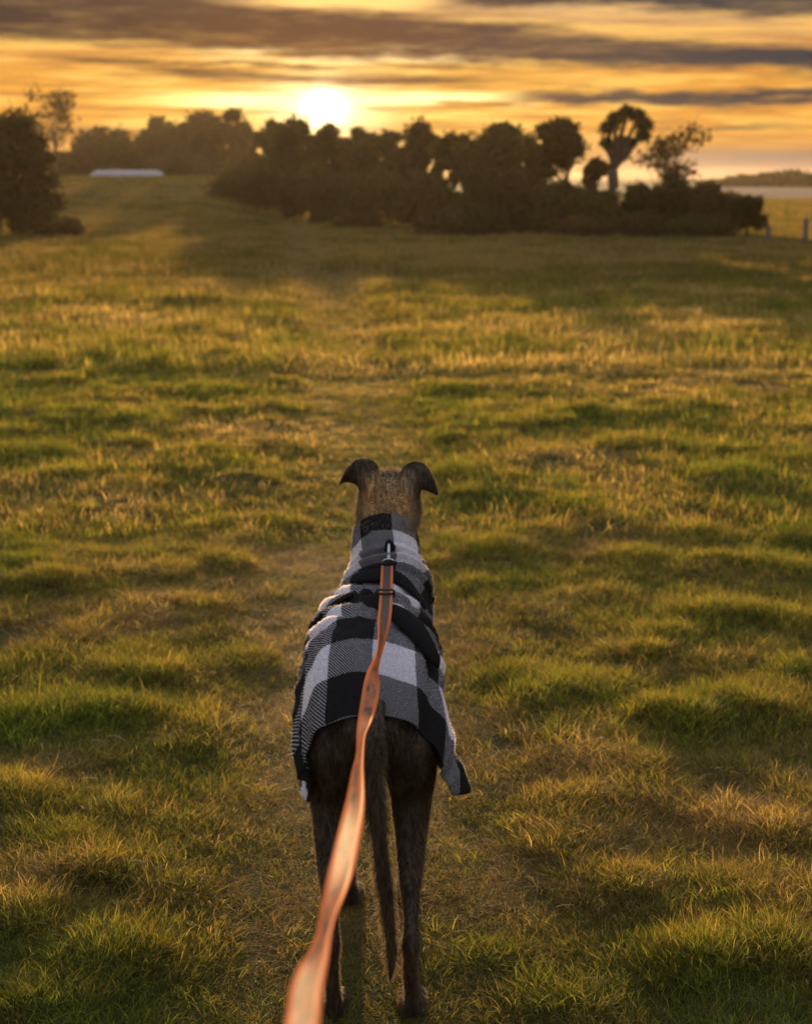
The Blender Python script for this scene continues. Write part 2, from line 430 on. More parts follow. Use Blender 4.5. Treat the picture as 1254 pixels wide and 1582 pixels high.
def lush_field(x, Y):
    """0 green .. 1 dry"""
    a = NC(x, Y*0.8, 0.9, 3); b = ND(x+40, Y*0.8, 3.5, 2)
    t = 0.49 + (a-0.5)*1.1 + (b-0.5)*0.35 + (NA(x-9, Y*.8, .22, 2)-.5)*.5
    return t
LUSH = [(880,1060,.5,-.35),(1000,1120,.4,-.25),(760,1080,.35,-.2),(40,1110,.4,-.45),(160,1115,.25,-.3),(1170,1100,.3,-.15),(1180,1490,.3,-.3),(1050,1500,.25,-.2),
        (60,1240,.2,.15),(30,1350,.22,.35),(60,1190,.2,.3),(150,1370,.2,.25),(1200,800,.5,.4),(250,700,.5,.3),(1190,840,.35,.3),(860,1340,.2,.25),(800,1500,.3,.2),(180,1470,.2,.3),
        (230,880,.35,.3),(1220,700,.5,.2),(1100,650,.9,-.2),(200,600,.9,-.25),(60,650,.9,-.2),(700,1040,.25,-.25),(650,1250,.2,-.2),(320,1060,.3,-.15),(250,1200,.25,-.1),(1060,1270,.15,.25),(950,1400,.12,.25)]
LW = [ground_pt(px, py)+(r, k) for px, py, r, k in LUSH]
def build_grass():
    rs = np.random.RandomState(5)
    P_, rot, scl, idx, tint, shade = [], [], [], [], [], []
    def zone(y0, y1, dens, fn, wf=0.34, pad=0.5):
        wmax = (y1*wf+pad)
        n = int(dens*(y1-y0)*2*wmax)
        Y = y0 + (y1-y0)*rs.rand(n); X = (rs.rand(n)*2-1)*wmax
        k = np.abs(X) < Y*wf+pad; X = X[k]; Y = Y[k]
        fn(X, Y)
    def put(X, Y, kind, sxy, sz, t, sh=None):
        n = len(X)
        if n == 0: return
        Z = height(X, Y)
        P_.append(np.stack([X, Y, Z], -1))
        e = 0.02
        gx = (height(X+e, Y)-Z)/e; gy = (height(X, Y+e)-Z)/e
        rot.append(np.stack([np.clip(gy, -.6, .6)*.7, -np.clip(gx, -.6, .6)*.7, rs.rand(n)*6.283], -1))
        scl.append(np.stack([sxy, sxy, sz], -1))
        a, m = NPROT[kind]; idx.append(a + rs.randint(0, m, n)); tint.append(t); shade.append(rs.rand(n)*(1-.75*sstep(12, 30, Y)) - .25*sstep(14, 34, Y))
    def tufted(X, Y):
        v = sstep(.45, .78, NB(X, Y*1.1, 0.42, 3))*.8
        for (tx, ty, r, hh, _, _) in TW:
            v = np.maximum(v, np.exp(-((X-tx)**2+(Y-ty)**2)/(r*r)*1.3)*min(1, hh/.05))
        return v
    def tintf(X, Y):
        t = lush_field(X, Y)
        for (tx, ty, r, k) in LW:
            t = t + .45*k*np.exp(-((X-tx)**2+(Y-ty)**2)/(r*r)*1.2)
        return t
    def near(X, Y, w=1.0, kt='b', kl='a'):
        n = len(X); pw = path_w(X, Y); tf = tufted(X, Y)*(1-pw); t = tintf(X, Y) + .20*sstep(14, 32, Y) + pw*0.20 + rs.randn(n)*.10
        u = rs.rand(n)
        dry = t > 0.62
        isB = (u < .07+tf*0.5) & ~(dry & (rs.rand(n) < .45))
        isC = ~isB & (dry | (u > .88))
        isA = ~isB & ~isC
        put(X[isB], Y[isB], kt, w*(.8+.5*rs.rand(isB.sum())), w*(.38+.36*tf[isB]+.25*rs.rand(isB.sum())), np.clip(t[isB]-.08, 0, 1))
        s = w*(.8+.5*rs.rand(isC.sum()))*(1-.35*pw[isC]); put(X[isC], Y[isC], 'c' if kl == 'a' else kl, s, s*.8, np.clip(np.maximum(t[isC], .62)+.05, 0, 1))
        s = w*(.85+.4*rs.rand(isA.sum())); put(X[isA], Y[isA], kl, s, s*(.95-.45*pw[isA]+.4*tf[isA]), np.clip(t[isA], 0, 1))
    zone(1.9, 4.2, 1600, lambda X, Y: near(X, Y, .88), .48, .9)
    zone(4.2, 7.0, 1000, lambda X, Y: near(X, Y, 1.0), .50, .9)
    zone(7.0, 13.0, 300, lambda X, Y: near(X, Y, .95, 'd', 'd'), .52, 1)
    zone(7.0, 13.0, 200, lambda X, Y: near(X, Y, 1.0), .40, .8)
    zone(13.0, 25.0, 110, lambda X, Y: near(X, Y, 1.1, 'e', 'e'), .56, 2)
    zone(60, 110, 5, lambda X, Y: near(X, Y, 2.4, 'e', 'e'), .60, 3)
    zone(25.0, 62.0, 28, lambda X, Y: near(X, Y, 1.5, 'e', 'e'), .60, 3)
    # stand-out tufts
    for (tx, ty, r, hh, px, py) in TW:
        n = int(min(40, 150*r*(1.0 if ty < 7 else .5)))+4
        a = rs.rand(n)*6.283; q = r*.6*np.sqrt(rs.rand(n)); X = tx+q*np.cos(a); Y = ty+q*np.sin(a)
        s = (.75+.4*rs.rand(n))*(1 if ty < 8 else 1.4 if ty < 20 else 2.2)
        put(X, Y, 'b' if ty < 10 else 'd' if ty < 20 else 'e', s, s*(.45+hh*3.6)*(.45+.55*np.exp(-(q/r)**2)), np.clip(tintf(X, Y)-.02+rs.randn(n)*.12, 0, 1))
    Pn = np.concatenate(P_); n = len(Pn)
    me = bpy.data.meshes.new('grass'); me.vertices.add(n); me.vertices.foreach_set('co', Pn.astype(np.float32).ravel())
    for nm, arr, ty in (('rot', np.concatenate(rot), 'FLOAT_VECTOR'), ('scl', np.concatenate(scl), 'FLOAT_VECTOR'),
                        ('idx', np.concatenate(idx), 'INT'), ('tint', np.concatenate(tint), 'FLOAT'), ('shade', np.concatenate(shade), 'FLOAT')):
        at = me.attributes.new(nm, ty, 'POINT')
        at.data.foreach_set('vector' if ty == 'FLOAT_VECTOR' else 'value', arr.astype(np.int32 if ty == 'INT' else np.float32).ravel())
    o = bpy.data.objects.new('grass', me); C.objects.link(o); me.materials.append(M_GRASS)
    tag(o, 'tussocky green and straw-coloured meadow grass covering the whole field', 'grass', kind='stuff')
    ng = bpy.data.node_groups.new('scatter_grass', 'GeometryNodeTree')
    ng.interface.new_socket('Geometry', in_out='INPUT', socket_type='NodeSocketGeometry')
    ng.interface.new_socket('Geometry', in_out='OUTPUT', socket_type='NodeSocketGeometry')
    nd, lk = ng.nodes, ng.links
    gi = nd.new('NodeGroupInput'); go = nd.new('NodeGroupOutput')
    ci = nd.new('GeometryNodeCollectionInfo'); ci.inputs['Collection'].default_value = PROTO
    ci.inputs['Separate Children'].default_value = True; ci.inputs['Reset Children'].default_value = True
    ip = nd.new('GeometryNodeInstanceOnPoints'); ip.inputs['Pick Instance'].default_value = True
    def na(nm, ty):
        a = nd.new('GeometryNodeInputNamedAttribute'); a.data_type = ty; a.inputs['Name'].default_value = nm; return a.outputs['Attribute']
    er = nd.new('FunctionNodeEulerToRotation'); lk.new(na('rot', 'FLOAT_VECTOR'), er.inputs[0])
    mp = nd.new('GeometryNodeMeshToPoints')
    lk.new(gi.outputs[0], mp.inputs['Mesh']); lk.new(mp.outputs[0], ip.inputs['Points']); lk.new(ci.outputs[0], ip.inputs['Instance'])
    lk.new(er.outputs[0], ip.inputs['Rotation']); lk.new(na('scl', 'FLOAT_VECTOR'), ip.inputs['Scale']); lk.new(na('idx', 'INT'), ip.inputs['Instance Index'])
    lk.new(ip.outputs[0], go.inputs[0])
    md = o.modifiers.new('scatter', 'NODES'); md.node_group = ng
    print('grass instances', n)
build_grass()

# loose pale stalks lying on the turf
def build_straw():
    rs = np.random.RandomState(9); V = []; T = []
    spots = [(140,1160,40),(125,1220,35),(300,1230,30),(320,1320,28),(210,1360,50),(255,1385,35),(60,1490,60),(490,1240,20),(725,1250,20),(690,1480,50),
             (265,990,25),(130,905,25),(330,800,25),(405,1290,35),(180,1435,30),(640,1500,20),(1000,1260,25),(900,1530,40)]
    for px, py, ln in spots: 
        x, y = ground_pt(px, py); spots_w = (x, y, ln/840*(y/3)*.8)
        T.append(spots_w)
    for _ in range(150):
        y = 3.2 + 5.5*rs.rand()**1.5; x = (rs.rand()*2-1)*(y*.28); T.append((x, y,   .02+.035*rs.rand()))
    vv = []; ff = []
    for k, (x, y, L) in enumerate(T):
        a = rs.rand()*6.28 if k >= len(spots) else rs.uniform(-.7, .7)+(math.pi if rs.rand() < .5 else 0); w = .0008+.0005*rs.rand(); hz = rs.uniform(.5, 1.2); bd = rs.randn()*.03
        n = 8; b = len(vv); bend = rs.randn()*.10; z0 = gh(x, y)
        for i in range(n):
            f = i/(n-1); z = z0 + .020 + .004*hz*math.sin(f*3.14+.3)
            nx, ny = -math.sin(a), math.cos(a)
            vv += [(x-nx*w, y-ny*w, z), (x+nx*w, y+ny*w, z+.0012)]
            x += math.cos(a)*L/n; y += math.sin(a)*L/n; a += bend; bend += bd*.5
            if i: ff.append((b+2*i-2, b+2*i-1, b+2*i+1, b+2*i))
    def col(nt): return mix(nt, rnd_island(nt), (0.26, 0.19, 0.10), (0.44, 0.35, 0.22))
    m = leafy('dry_stalk', col, .25)
    tag(mesh_obj('dry_stalks', vv, ff, m), 'pale dry grass stalks lying loose on the turf', 'dry grass', kind='stuff')
build_straw()

# ------------------------------------------------------------------ trees
def crown_mesh(rs, blobs, nleaf, leaf):
    """leaf clusters spread through a set of ellipsoids (x,y,z,rx,ry,rz)"""
    B = np.array(blobs, float); vol = B[:, 3]*B[:, 5]; pick = rs.choice(len(B), nleaf, p=vol/vol.sum())
    d = rs.randn(nleaf, 3); d /= np.linalg.norm(d, axis=1)[:, None]
    r = rs.rand(nleaf)**0.45
    # ragged outline: some leaves stray outwards
    r = r*(1+0.34*np.abs(rs.randn(nleaf))*(rs.rand(nleaf) < .5))
    c = B[pick, :3] + d*r[:, None]*B[pick, 3:]
    a = rs.randn(nleaf, 3); a /= np.linalg.norm(a, axis=1)[:, None]
    b = np.cross(a, rs.randn(nleaf, 3)); b /= np.linalg.norm(b, axis=1)[:, None]
    s = leaf*(.5+rs.rand(nleaf))[:, None]
    V = np.stack([c-a*s, c+b*s*.55, c+a*s, c-b*s*.55], 1).reshape(-1, 3)
    L = np.arange(nleaf*4).reshape(-1, 4)
    return V, L
def limb(V, Fs, a, b, r0, r1, rs, n=6, seg=5, wig=.05):
    a, b = Vector(a), Vector(b); ln = (b-a).length
    pts = [a.lerp(b, i/seg) + (Vector(rs.randn(3))*wig*ln*(0 if i in (0,) else 1)) for i in range(seg+1)]
    rr = [r0+(r1-r0)*i/seg for i in range(seg+1)]
    v, f = tube_rings(pts, rr, rr, n); o = len(V); V += v; Fs += [tuple(x+o for x in q) for q in f]
    return pts
def tree(name, label, cat, px, pytop, hw, Y, kind, group=None, seed=0, pybot=None, mat=None, leafn=2600, leaf=None, trunk=True):
    rs = np.random.RandomState(seed)
    base = P(px, 400, Y); x = base.x; g = gh(x, Y); top = P(px, pytop, Y).z; H = top-g
    R = hw/F*Y*1.02; root = empty(name, (x, Y, g-0.02))
    lo = g + (0.0 if pybot is None else P(px, pybot, Y).z-g)
    leaf = leaf or 0.0015*Y; leafn = int(leafn*2.3)
    blobs = []
    if kind == 'bush':
        for k in range(34):
            a = rs.rand()*6.28; qq = math.sqrt(rs.rand())*.80; q = R*qq; zm = top - (top-lo)*.42*qq**2.2
            r = R*rs.uniform(.17, .40); z0 = lo+(top-lo)*.08; zz = z0 + max(0, zm-r*.75-z0)*rs.rand()**(.45 if k % 2 else 1.0)
            blobs.append((x+q*math.cos(a), Y+q*math.sin(a), zz, r, r, min(r*.95, max(.12, zm-zz))))
    elif kind == 'crown':
        mid = lo + (top-lo)*.55
        for k in range(18):
            a = rs.rand()*6.28; q = R*.66*math.sqrt(rs.rand()); zz = mid + (top-lo)*rs.uniform(-.40, .34)
            r = R*rs.uniform(.28, .46); blobs.append((x+q*math.cos(a), Y+q*math.sin(a), zz, r, r, min(r*.8, max(.1, top-zz))))
    V, Fs = [], []
    if trunk:
        tr = max(.05, H*.022)
        p = limb(V, Fs, (x, Y, g-.15), (x+rs.uniform(-.1, .1)*R, Y, lo+(top-lo)*.45), tr*1.3, tr*.6, rs, 7, 6, .02)
        for b in blobs[:8]:
            limb(V, Fs, p[3+rs.randint(0, 3)], b[:3], tr*.5, tr*.12, rs, 5, 4, .05)
    if kind == 'bare':
        p = limb(V, Fs, (x, Y, g-.15), (x, Y, g+H*.5), H*.022, H*.013, rs, 7, 6, .02)
        for k in range(22):
            q = p[2+rs.randint(0, 5)]; a = rs.rand()*6.28; e = (x+R*rs.uniform(.2, .95)*math.cos(a), Y+R*rs.uniform(.2, .9)*math.sin(a), g+H*rs.uniform(.55, 1.0))
            pp = limb(V, Fs, q, e, H*.008, H*.002, rs, 5, 5, .06)
            for j in range(5):
                w = pp[rs.randint(2, 6)]; limb(V, Fs, w, w+Vector(rs.randn(3)*R*.22+np.array([0, 0, R*.2])), H*.003, H*.0012, rs, 4, 3, .07)
            blobs.append(e + (R*.34, R*.34, R*.30))
        leafn = int(leafn*.16)
    mesh_obj('trunk', V, Fs, M_BARK, root)
    cv, cl = crown_mesh(rs, blobs, leafn, leaf)
    fast_mesh('crown', cv, cl, 4, mat or M_LEAF_DARK, root, off=root.location)
    tag(root, label, cat, group)
    return root
DK, OL, BR = M_LEAF_DARK, M_LEAF_OLIVE, M_LEAF_BROWN
tree('bush', 'big dark bush at the left edge of the field', 'bush', -2, 150, 78, 43, 'bush', mat=DK, seed=11, leafn=9000)
tree('bush', 'lower dark shoulder bush just right of the big left-edge bush', 'bush', 62, 205, 42, 43.5, 'bush', mat=DK, seed=2, leafn=4500)
tree('bush', 'brown low scrub at the foot of the left-edge bushes', 'bush', 100, 332, 34, 42.6, 'bush', mat=BR, seed=3, leafn=900, trunk=True)
tree('bare_tree', 'thin leafless tree rising behind the dark left-edge bushes', 'tree', 90, 146, 36, 100, 'bare', mat=BR, seed=4, leafn=1400)
tree('tree', 'small round-topped tree between the leafless tree and the main wood', 'tree', 165, 190, 48, 122, 'bush', mat=DK, seed=5)
tree('bush', 'low hedge bush left of the small round-topped tree', 'bush', 118, 232, 40, 124, 'bush', mat=DK, seed=6)
tree('bush', 'low hedge bush in the gap before the main wood', 'bush', 213, 222, 30, 121, 'bush', mat=DK, seed=7)
wood = [(258,178,42,118,'tall tree at the left end of the main wood'),(312,165,46,120,'broad high tree second from the left of the main wood'),
        (365,168,40,104,'humped tree third from the left of the main wood'),(415,180,40,70,'lower tree in the main wood left of the sun'),
        (455,174,38,66,'tree of the main wood just left of the sun disc'),(508,189,38,61,'lower tree right below the sun disc'),
        (556,182,36,58,'tree of the main wood just right of the sun disc'),(598,176,38,55,'peaked tree right of the sun in the main wood'),
        (648,184,38,52,'flat-topped tree midway between the sun and the spiky crowned tree'),(698,186,36,50,'tree with thin crown left of the spiky crowned tree')]
for i, (px, pt, hw, Y, lb) in enumerate(wood):
    tree('tree', lb, 'tree', px, pt, hw, Y, 'bush', 'trees of the wood under the sun', seed=20+i, leafn=4200, mat=DK if i % 3 else OL)
under = [(290,262,60,112,'low undergrowth at the left foot of the main wood'),(390,262,62,64,'undergrowth below the trees left of the sun'),
         (480,270,60,55,'undergrowth straight below the sun'),(575,280,56,50,'undergrowth right of the sun at the field edge'),
         (655,290,52,48,'bramble undergrowth left of the tall spiky crowned tree')]
for i, (px, pt, hw, Y, lb) in enumerate(under):
    tree('bush', lb, 'bush', px, pt-30, hw, Y, 'bush', 'undergrowth along the wood', seed=40+i, leafn=3400, mat=OL, trunk=True)
tree('tree', 'tree with a spiky ragged top right of the main wood', 'tree', 768, 172, 46, 47, 'bush', seed=51, pybot=330, mat=OL, leafn=4600)
tree('tree', 'slender tree between the spiky topped tree and the square-headed tree', 'tree', 822, 202, 34, 48, 'bush', seed=52, pybot=330, mat=OL, leafn=2200)
tree('tree', 'square-headed tree on bare trunks left of the cabbage tree', 'tree', 868, 184, 40, 45.5, 'crown', seed=53, pybot=262, mat=DK, leafn=3800)
tree('tree', 'small leaning tree in the gap left of the cabbage tree', 'tree', 912, 236, 24, 46, 'crown', seed=54, pybot=320, mat=BR, leafn=1100)
tree('bare_tree', 'fine twigged tree right of the cabbage tree', 'tree', 1028, 202, 48, 47, 'bare', seed=55, mat=BR, leafn=2600)
sh = [(748,318,34,42.5,'low front shrub below the spiky topped tree',DK),(735,240,44,46.5,'shrub under the spiky topped tree',OL),(800,250,46,45,'shrub right of the spiky topped tree',BR),(865,272,44,44,'shrub round the trunks of the square-headed tree',OL),
      (925,290,40,43.5,'shrub at the left foot of the cabbage tree',OL),(985,275,42,43.5,'shrub behind the right side of the cabbage tree trunk',DK),(1035,265,44,43.5,'rounded shrub below the fine twigged tree',DK),
      (1085,278,40,43,'grey-brown shrub right of the rounded shrub',BR),(1120,292,34,44,'last shrub of the thicket on its right end',OL),(1000,325,44,42,'low front shrub at the field edge by the cabbage tree',BR),
      (1075,330,50,41.6,'low front shrub at the right of the thicket',OL),(900,335,42,42,'low front shrub below the square-headed tree',BR),(690,325,46,43.5,'low front shrub at the left of the thicket',BR)]
for i, (px, pt, hw, Y, lb, m) in enumerate(sh):
    tree('bush', lb, 'bush', px, pt, hw, Y, 'bush', 'shrubs of the thicket', seed=60+i, leafn=2300, mat=m, trunk=True)
tree('tree', 'small dark round tree standing alone right of the thicket', 'tree', 1152, 303, 25, 40.6, 'crown', seed=80, pybot=352, mat=DK, leafn=1500)
fh = [(1105,279,34,250),(1140,272,30,252),(1178,267,26,248),(1212,262,28,250),(1248,268,26,252),(1290,264,34,249),(1330,268,34,251)]
fl = ['leftmost low bush of the far hedge on the right horizon','second bush of the far hedge right of the thicket','small bush midway along the far right hedge','highest bush of the far hedge on the right horizon',
      'far hedge bush at the right edge of the view','far hedge bush just past the right edge','far hedge bush well past the right edge']
for i, (px, pt, hw, Y) in enumerate(fh):
    tree('bush', fl[i], 'bush', px, pt, hw, Y, 'bush', 'bushes of the far hedge', seed=90+i, leafn=700, mat=DK, pybot=282, trunk=True)

for i, (px, pt, hw, Y, lb) in enumerate([(-115,190,70,52,'tree just beyond the left edge, next to the big dark bush'),(-260,175,80,60,'second tree beyond the left edge'),(-420,185,85,66,'third tree beyond the left edge'),
        (-600,170,90,70,'fourth tree beyond the left edge'),(-790,182,90,72,'fifth tree beyond the left edge'),(1500,235,70,70,'small tree beyond the right edge'),(1680,215,80,75,'larger tree beyond the right edge'),(1880,225,90,78,'farthest tree beyond the right edge')]):
    tree('tree', lb, 'tree', px, pt, hw, Y, 'bush', seed=120+i, leafn=2500, mat=DK)

def cabbage_tree():
    rs = np.random.RandomState(77); Y = 45.0; px = 960; b = P(945, 380, Y); g = gh(b.x, Y); root = empty('cabbage_tree', (b.x, Y, g-.02))
    V, Fs = [], []; w = lambda x, y, dy=0: P(x, y, Y+dy)
    base = Vector((b.x, Y, g-.1)); fork = w(948, 262)
    limb(V, Fs, base, fork, .19, .14, rs, 8, 8, .01)
    heads = [(940,192,.1,15),(950,178,-.3,14),(968,168,.2,15),(985,172,-.1,14),(996,186,.3,14),(992,202,-.2,12),(962,212,.3,11),(936,214,-.2,11),(952,230,.1,10),(975,214,0,9)]
    for hx, hy, dy, r in heads:
        e = w(hx, hy+8, dy); limb(V, Fs, fork, e, .08, .05, rs, 6, 5, .03)
    mesh_obj('trunk', V, Fs, M_BARK, root)
    # each head is a burst of sword leaves
    vv, ff = [], []
    for hx, hy, dy, r in heads:
        c = w(hx, hy+6, dy); rr = r/F*Y*1.25
        for _ in range(230):
            d = Vector(rs.randn(3)); d.z = d.z*.8 + .35; d.normalize(); L = rr*rs.uniform(.7, 1.1); s = d.cross(Vector(rs.randn(3))).normalized()*.028
            o = len(vv); m = c+d*L*.55; e = c+d*L+Vector((0, 0, -.18*L)); vv += [c-s*.6, c+s*.6, m+s, m-s, e]
            ff += [(o, o+1, o+2, o+3), (o+3, o+2, o+4)]
    mesh_obj('crown', vv, ff, M_LEAF_DARK, root, smooth=False)
    tag(root, 'tall cabbage tree with rounded spiky head on a bare forked trunk', 'tree')
cabbage_tree()

# ------------------------------------------------------------------ far left tunnel, posts
def wood_mat():
    m, nt, b = new_mat('weathered_wood'); x, y, z = sep(nt, objc(nt)); n = noise(nt, comb(nt, x*30, y*30, z*2), 1.5, 4)
    setc(nt, b, mix(nt, n, (0.10, 0.085, 0.07), (0.22, 0.19, 0.16))); return m
M_WOOD = wood_mat()
def polytunnel():
    Y = 100.0; c = P(197, 279, Y); L = 112/F*Y; h = 12/F*Y; g = gh(c.x, Y)
    root = empty('polytunnel', (c.x, Y, g)); m, nt, b = new_mat('pale_sheeting'); setc(nt, b, mix(nt, noise(nt, objc(nt), .8, 3), (0.34, 0.33, 0.35), (0.45, 0.44, 0.45))); b.inputs['Roughness'].default_value = .35
    V, Fs = [], []; n = 24; k = 9
    for i in range(n+1):
        x = c.x - L/2 + L*i/n; e = min(1, min(i, n-i)/3+.25)
        for j in range(k+1):
            a = math.pi*j/k; V.append((x, Y - .9*math.cos(a), g + h*1.15*math.sin(a)*e**.5*(1 if i % 2 else .97)))
    for i in range(n):
        for j in range(k): q = i*(k+1)+j; Fs.append((q, q+1, q+k+2, q+k+1))
    mesh_obj('cover', V, Fs, m, root)
    for i in (0, n): mesh_obj('end_sheet', V[i*(k+1):(i+1)*(k+1)], [tuple(range(k+1))], m, root, smooth=False)
    tag(root, 'long low white polytunnel beyond the green slope far left', 'polytunnel')
polytunnel()
def post(px, pytop, pybase, lb):
    x, y = ground_pt(px, pybase); g = gh(x, y); z = P(px, pytop, y).z; bm = bmesh.new()
    r = bmesh.ops.create_cone(bm, cap_ends=True, segments=10, radius1=.06, radius2=.052, depth=z-g+.2)
    bmesh.ops.translate(bm, verts=bm.verts, vec=(0, 0, (z-g)/2-.1)); 
    r = bmesh.ops.create_cone(bm, cap_ends=True, segments=10, radius1=.052, radius2=.012, depth=.04); bmesh.ops.translate(bm, verts=r['verts'], vec=(0, 0, z-g+.02))
    me = bpy.data.meshes.new('fence_post'); bm.to_mesh(me); bm.free(); me.materials.append(M_WOOD)
    o = bpy.data.objects.new('fence_post', me); C.objects.link(o); o.location = (x, y, g); tag(o, lb, 'post', 'posts at the right field edge')
post(1243, 338, 380, 'weathered wooden post at the right edge of the photo')
post(1186, 350, 376, 'short weathered post nearer the lone dark round tree')

# ------------------------------------------------------------------ the dog
DOG = empty('dog', (-0.06, 3.05, gh(-0.06, 3.05)))
tag(DOG, 'slim brindle dog in a checked fleece coat standing with its back to us', 'dog')
def fur_col(nt):
    p = objc(nt); x, y, z = sep(nt, p)
    st = noise(nt, comb(nt, x*75, y*60, z*20), 1.0, 4, .6, 1.4)
    st2 = noise(nt, comb(nt, x*160, y*160, z*30), 1.0, 3, .6)
    dark = mix(nt, st.ss(.40, .66), (0.052, 0.040, 0.032), (0.115, 0.088, 0.066))
    nape = mix(nt, st2.ss(.35, .7), (0.15, 0.108, 0.068), (0.44, 0.34, 0.22))
    bare = z.ss(.735, .80) * (y.ss(.47, .44)) * z.ss(.905, .872)
    side = x._m('ADD', -0.022).ab().ss(.075, .035)
    return mix(nt, bare*side, dark, nape)
def fur_mat(name, tr, TM=(1, 1, 1)):
    return leafy(name, fur_col, tr, .7, .06, TM)
M_BODY = fur_mat('dog_coat_hair', .0); M_FUR = fur_mat('dog_fur_strands', .6, (5.0, 5.2, 4.6))

def build_dog():
    parts = []
    def loft(rows, n=18, m=20, up=Vector((0, 0, 1))):
        A = crom(rows, m); v, f = tube_rings([Vector(r[:3]) for r in A], A[:, 3].tolist(), A[:, 4].tolist(), n, up)
        parts.append((v, f))
    cx = -.061
    # torso
    loft([(cx,2.845,.50,.02,.02),(cx,2.86,.505,.060,.048),(cx,2.905,.515,.096,.072),(cx,2.97,.545,.102,.086),(cx,3.05,.580,.088,.078),(cx,3.13,.575,.092,.092),
          (cx+.002,3.24,.555,.102,.118),(cx+.006,3.34,.56,.098,.118),(cx+.01,3.42,.585,.070,.085),(cx+.012,3.465,.60,.03,.04)], m=34, n=24)
    # neck: (x,Y,z,rx,ry)
    loft([(cx+.008,3.35,.59,.070,.080),(cx+.014,3.42,.665,.062,.064),(-.042,3.467,.735,.058,.056),(-.038,3.497,.785,.060,.053),(-.036,3.520,.822,.058,.046),(-.036,3.545,.838,.045,.035)], m=22, up=Vector((0, 1, 0)))
    # skull and muzzle
    loft([(-.036,3.478,.826,.025,.020),(-.036,3.50,.828,.048,.038),(-.036,3.53,.832,.060,.040),(-.036,3.57,.832,.055,.045),(-.034,3.615,.818,.036,.036),(-.033,3.67,.80,.026,.026),(-.032,3.72,.785,.020,.020),(-.032,3.735,.782,.012,.012)], m=26)
    # cheeks / jaw muscle
    for s in (-1, 1): loft([(-.036+s*.034,3.50,.80,.012,.014),(-.036+s*.038,3.535,.802,.026,.030),(-.036+s*.028,3.59,.798,.016,.020)], m=8)
    # hind legs: hip, knee, hock, foot (x differs left / right, from the photograph)
    for s, hx, kx, ox, fx in ((-1, -.118, -.140, -.133, -.131), (1, -.004, .010, .008, .012)):
        loft([(hx,2.915,.52,.050,.05),(hx+s*.008,2.92,.50,.055,.074),(hx+s*.012,2.94,.44,.045,.068),(kx,2.955,.385,.038,.054),(kx+s*-.001,2.935,.33,.030,.045)], m=18, up=Vector((0, 1, 0)))
        loft([(kx,2.96,.39,.036,.048),(kx,2.925,.32,.028,.040),(kx-s*.002,2.875,.25,.019,.027),(ox+s*.001,2.82,.192,.0100,.020),(ox,2.787,.160,.0152,.021),(ox,2.790,.135,.0122,.0160),
              (ox,2.80,.09,.0125,.0135),(fx,2.812,.045,.0135,.014),(fx,2.825,.022,.017,.016)], m=34, up=Vector((0, 1, 0)))
        # paw with toes
        loft([(fx,2.806,.020,.014,.013),(fx,2.83,.021,.022,.018),(fx,2.86,.018,.025,.017),(fx,2.882,.013,.018,.012)], m=8)
        for t in (-1.5, -.5, .5, 1.5):
            loft([(fx+t*.010,2.85,.018,.009,.010),(fx+t*.0105,2.883,.017,.0095,.0115),(fx+t*.0105,2.905-abs(t)*.006,.010,.006,.007)], m=6, n=10)
    # front legs
    for s, hx, fx in ((-1, -.122, -.118), (1, -.002, -.004)):
        loft([(hx,3.33,.60,.035,.06),(hx,3.315,.52,.040,.062),(hx,3.285,.44,.032,.044),(hx,3.28,.38,.023,.028),(hx,3.285,.30,.0175,.020),(fx,3.29,.20,.015,.017),(fx,3.292,.165,.017,.018),
              (fx,3.294,.12,.0135,.014),(fx,3.296,.06,.0135,.0145),(fx,3.30,.030,.017,.016)], m=30, up=Vector((0, 1, 0)))
        loft([(fx,3.285,.022,.016,.015),(fx,3.31,.022,.023,.019),(fx,3.335,.018,.026,.017),(fx,3.36,.013,.018,.011)], m=8)
        for t in (-1.5, -.5, .5, 1.5):
            loft([(fx+t*.0125,3.325,.018,.009,.010),(fx+t*.0108,3.36,.017,.0095,.0115),(fx+t*.0108,3.384-abs(t)*.006,.010,.006,.007)], m=6, n=10)
    # tail, down between the hind legs
    tp = [(583,1085,2.86,.015),(580,1130,2.815,.015),(578,1180,2.785,.0145),(580,1240,2.765,.0138),(587,1310,2.755,.0130),(595,1375,2.752,.0125),(602,1435,2.755,.0102),(605,1480,2.76,.0088),(603,1505,2.765,.005),(602,1522,2.765,.0012)]
    loft([tuple(P(a, b, y))+(r, r) for a, b, y, r in tp], m=36, up=Vector((0, 1, 0)))
    V, Fs = [], []
    for v, f in parts: o = len(V); V += v; Fs += [tuple(i+o for i in q) for q in f]
    tmp = mesh_obj('tmp', [tuple(v) for v in V], Fs, None)
    md = tmp.modifiers.new('r', 'REMESH'); md.mode = 'VOXEL'; md.voxel_size = .0042; md.use_smooth_shade = True
    sm = tmp.modifiers.new('s', 'SMOOTH'); sm.factor = .5; sm.iterations = 5
    dg = bpy.context.evaluated_depsgraph_get(); me = bpy.data.meshes.new_from_object(tmp.evaluated_get(dg))
    bv = np.empty(len(me.vertices)*3); me.vertices.foreach_get('co', bv); bv = bv.reshape(-1, 3)
    bf = [tuple(p.vertices) for p in me.polygons]
    bpy.data.objects.remove(tmp)
    V = bv.tolist(); Fs = list(bf)
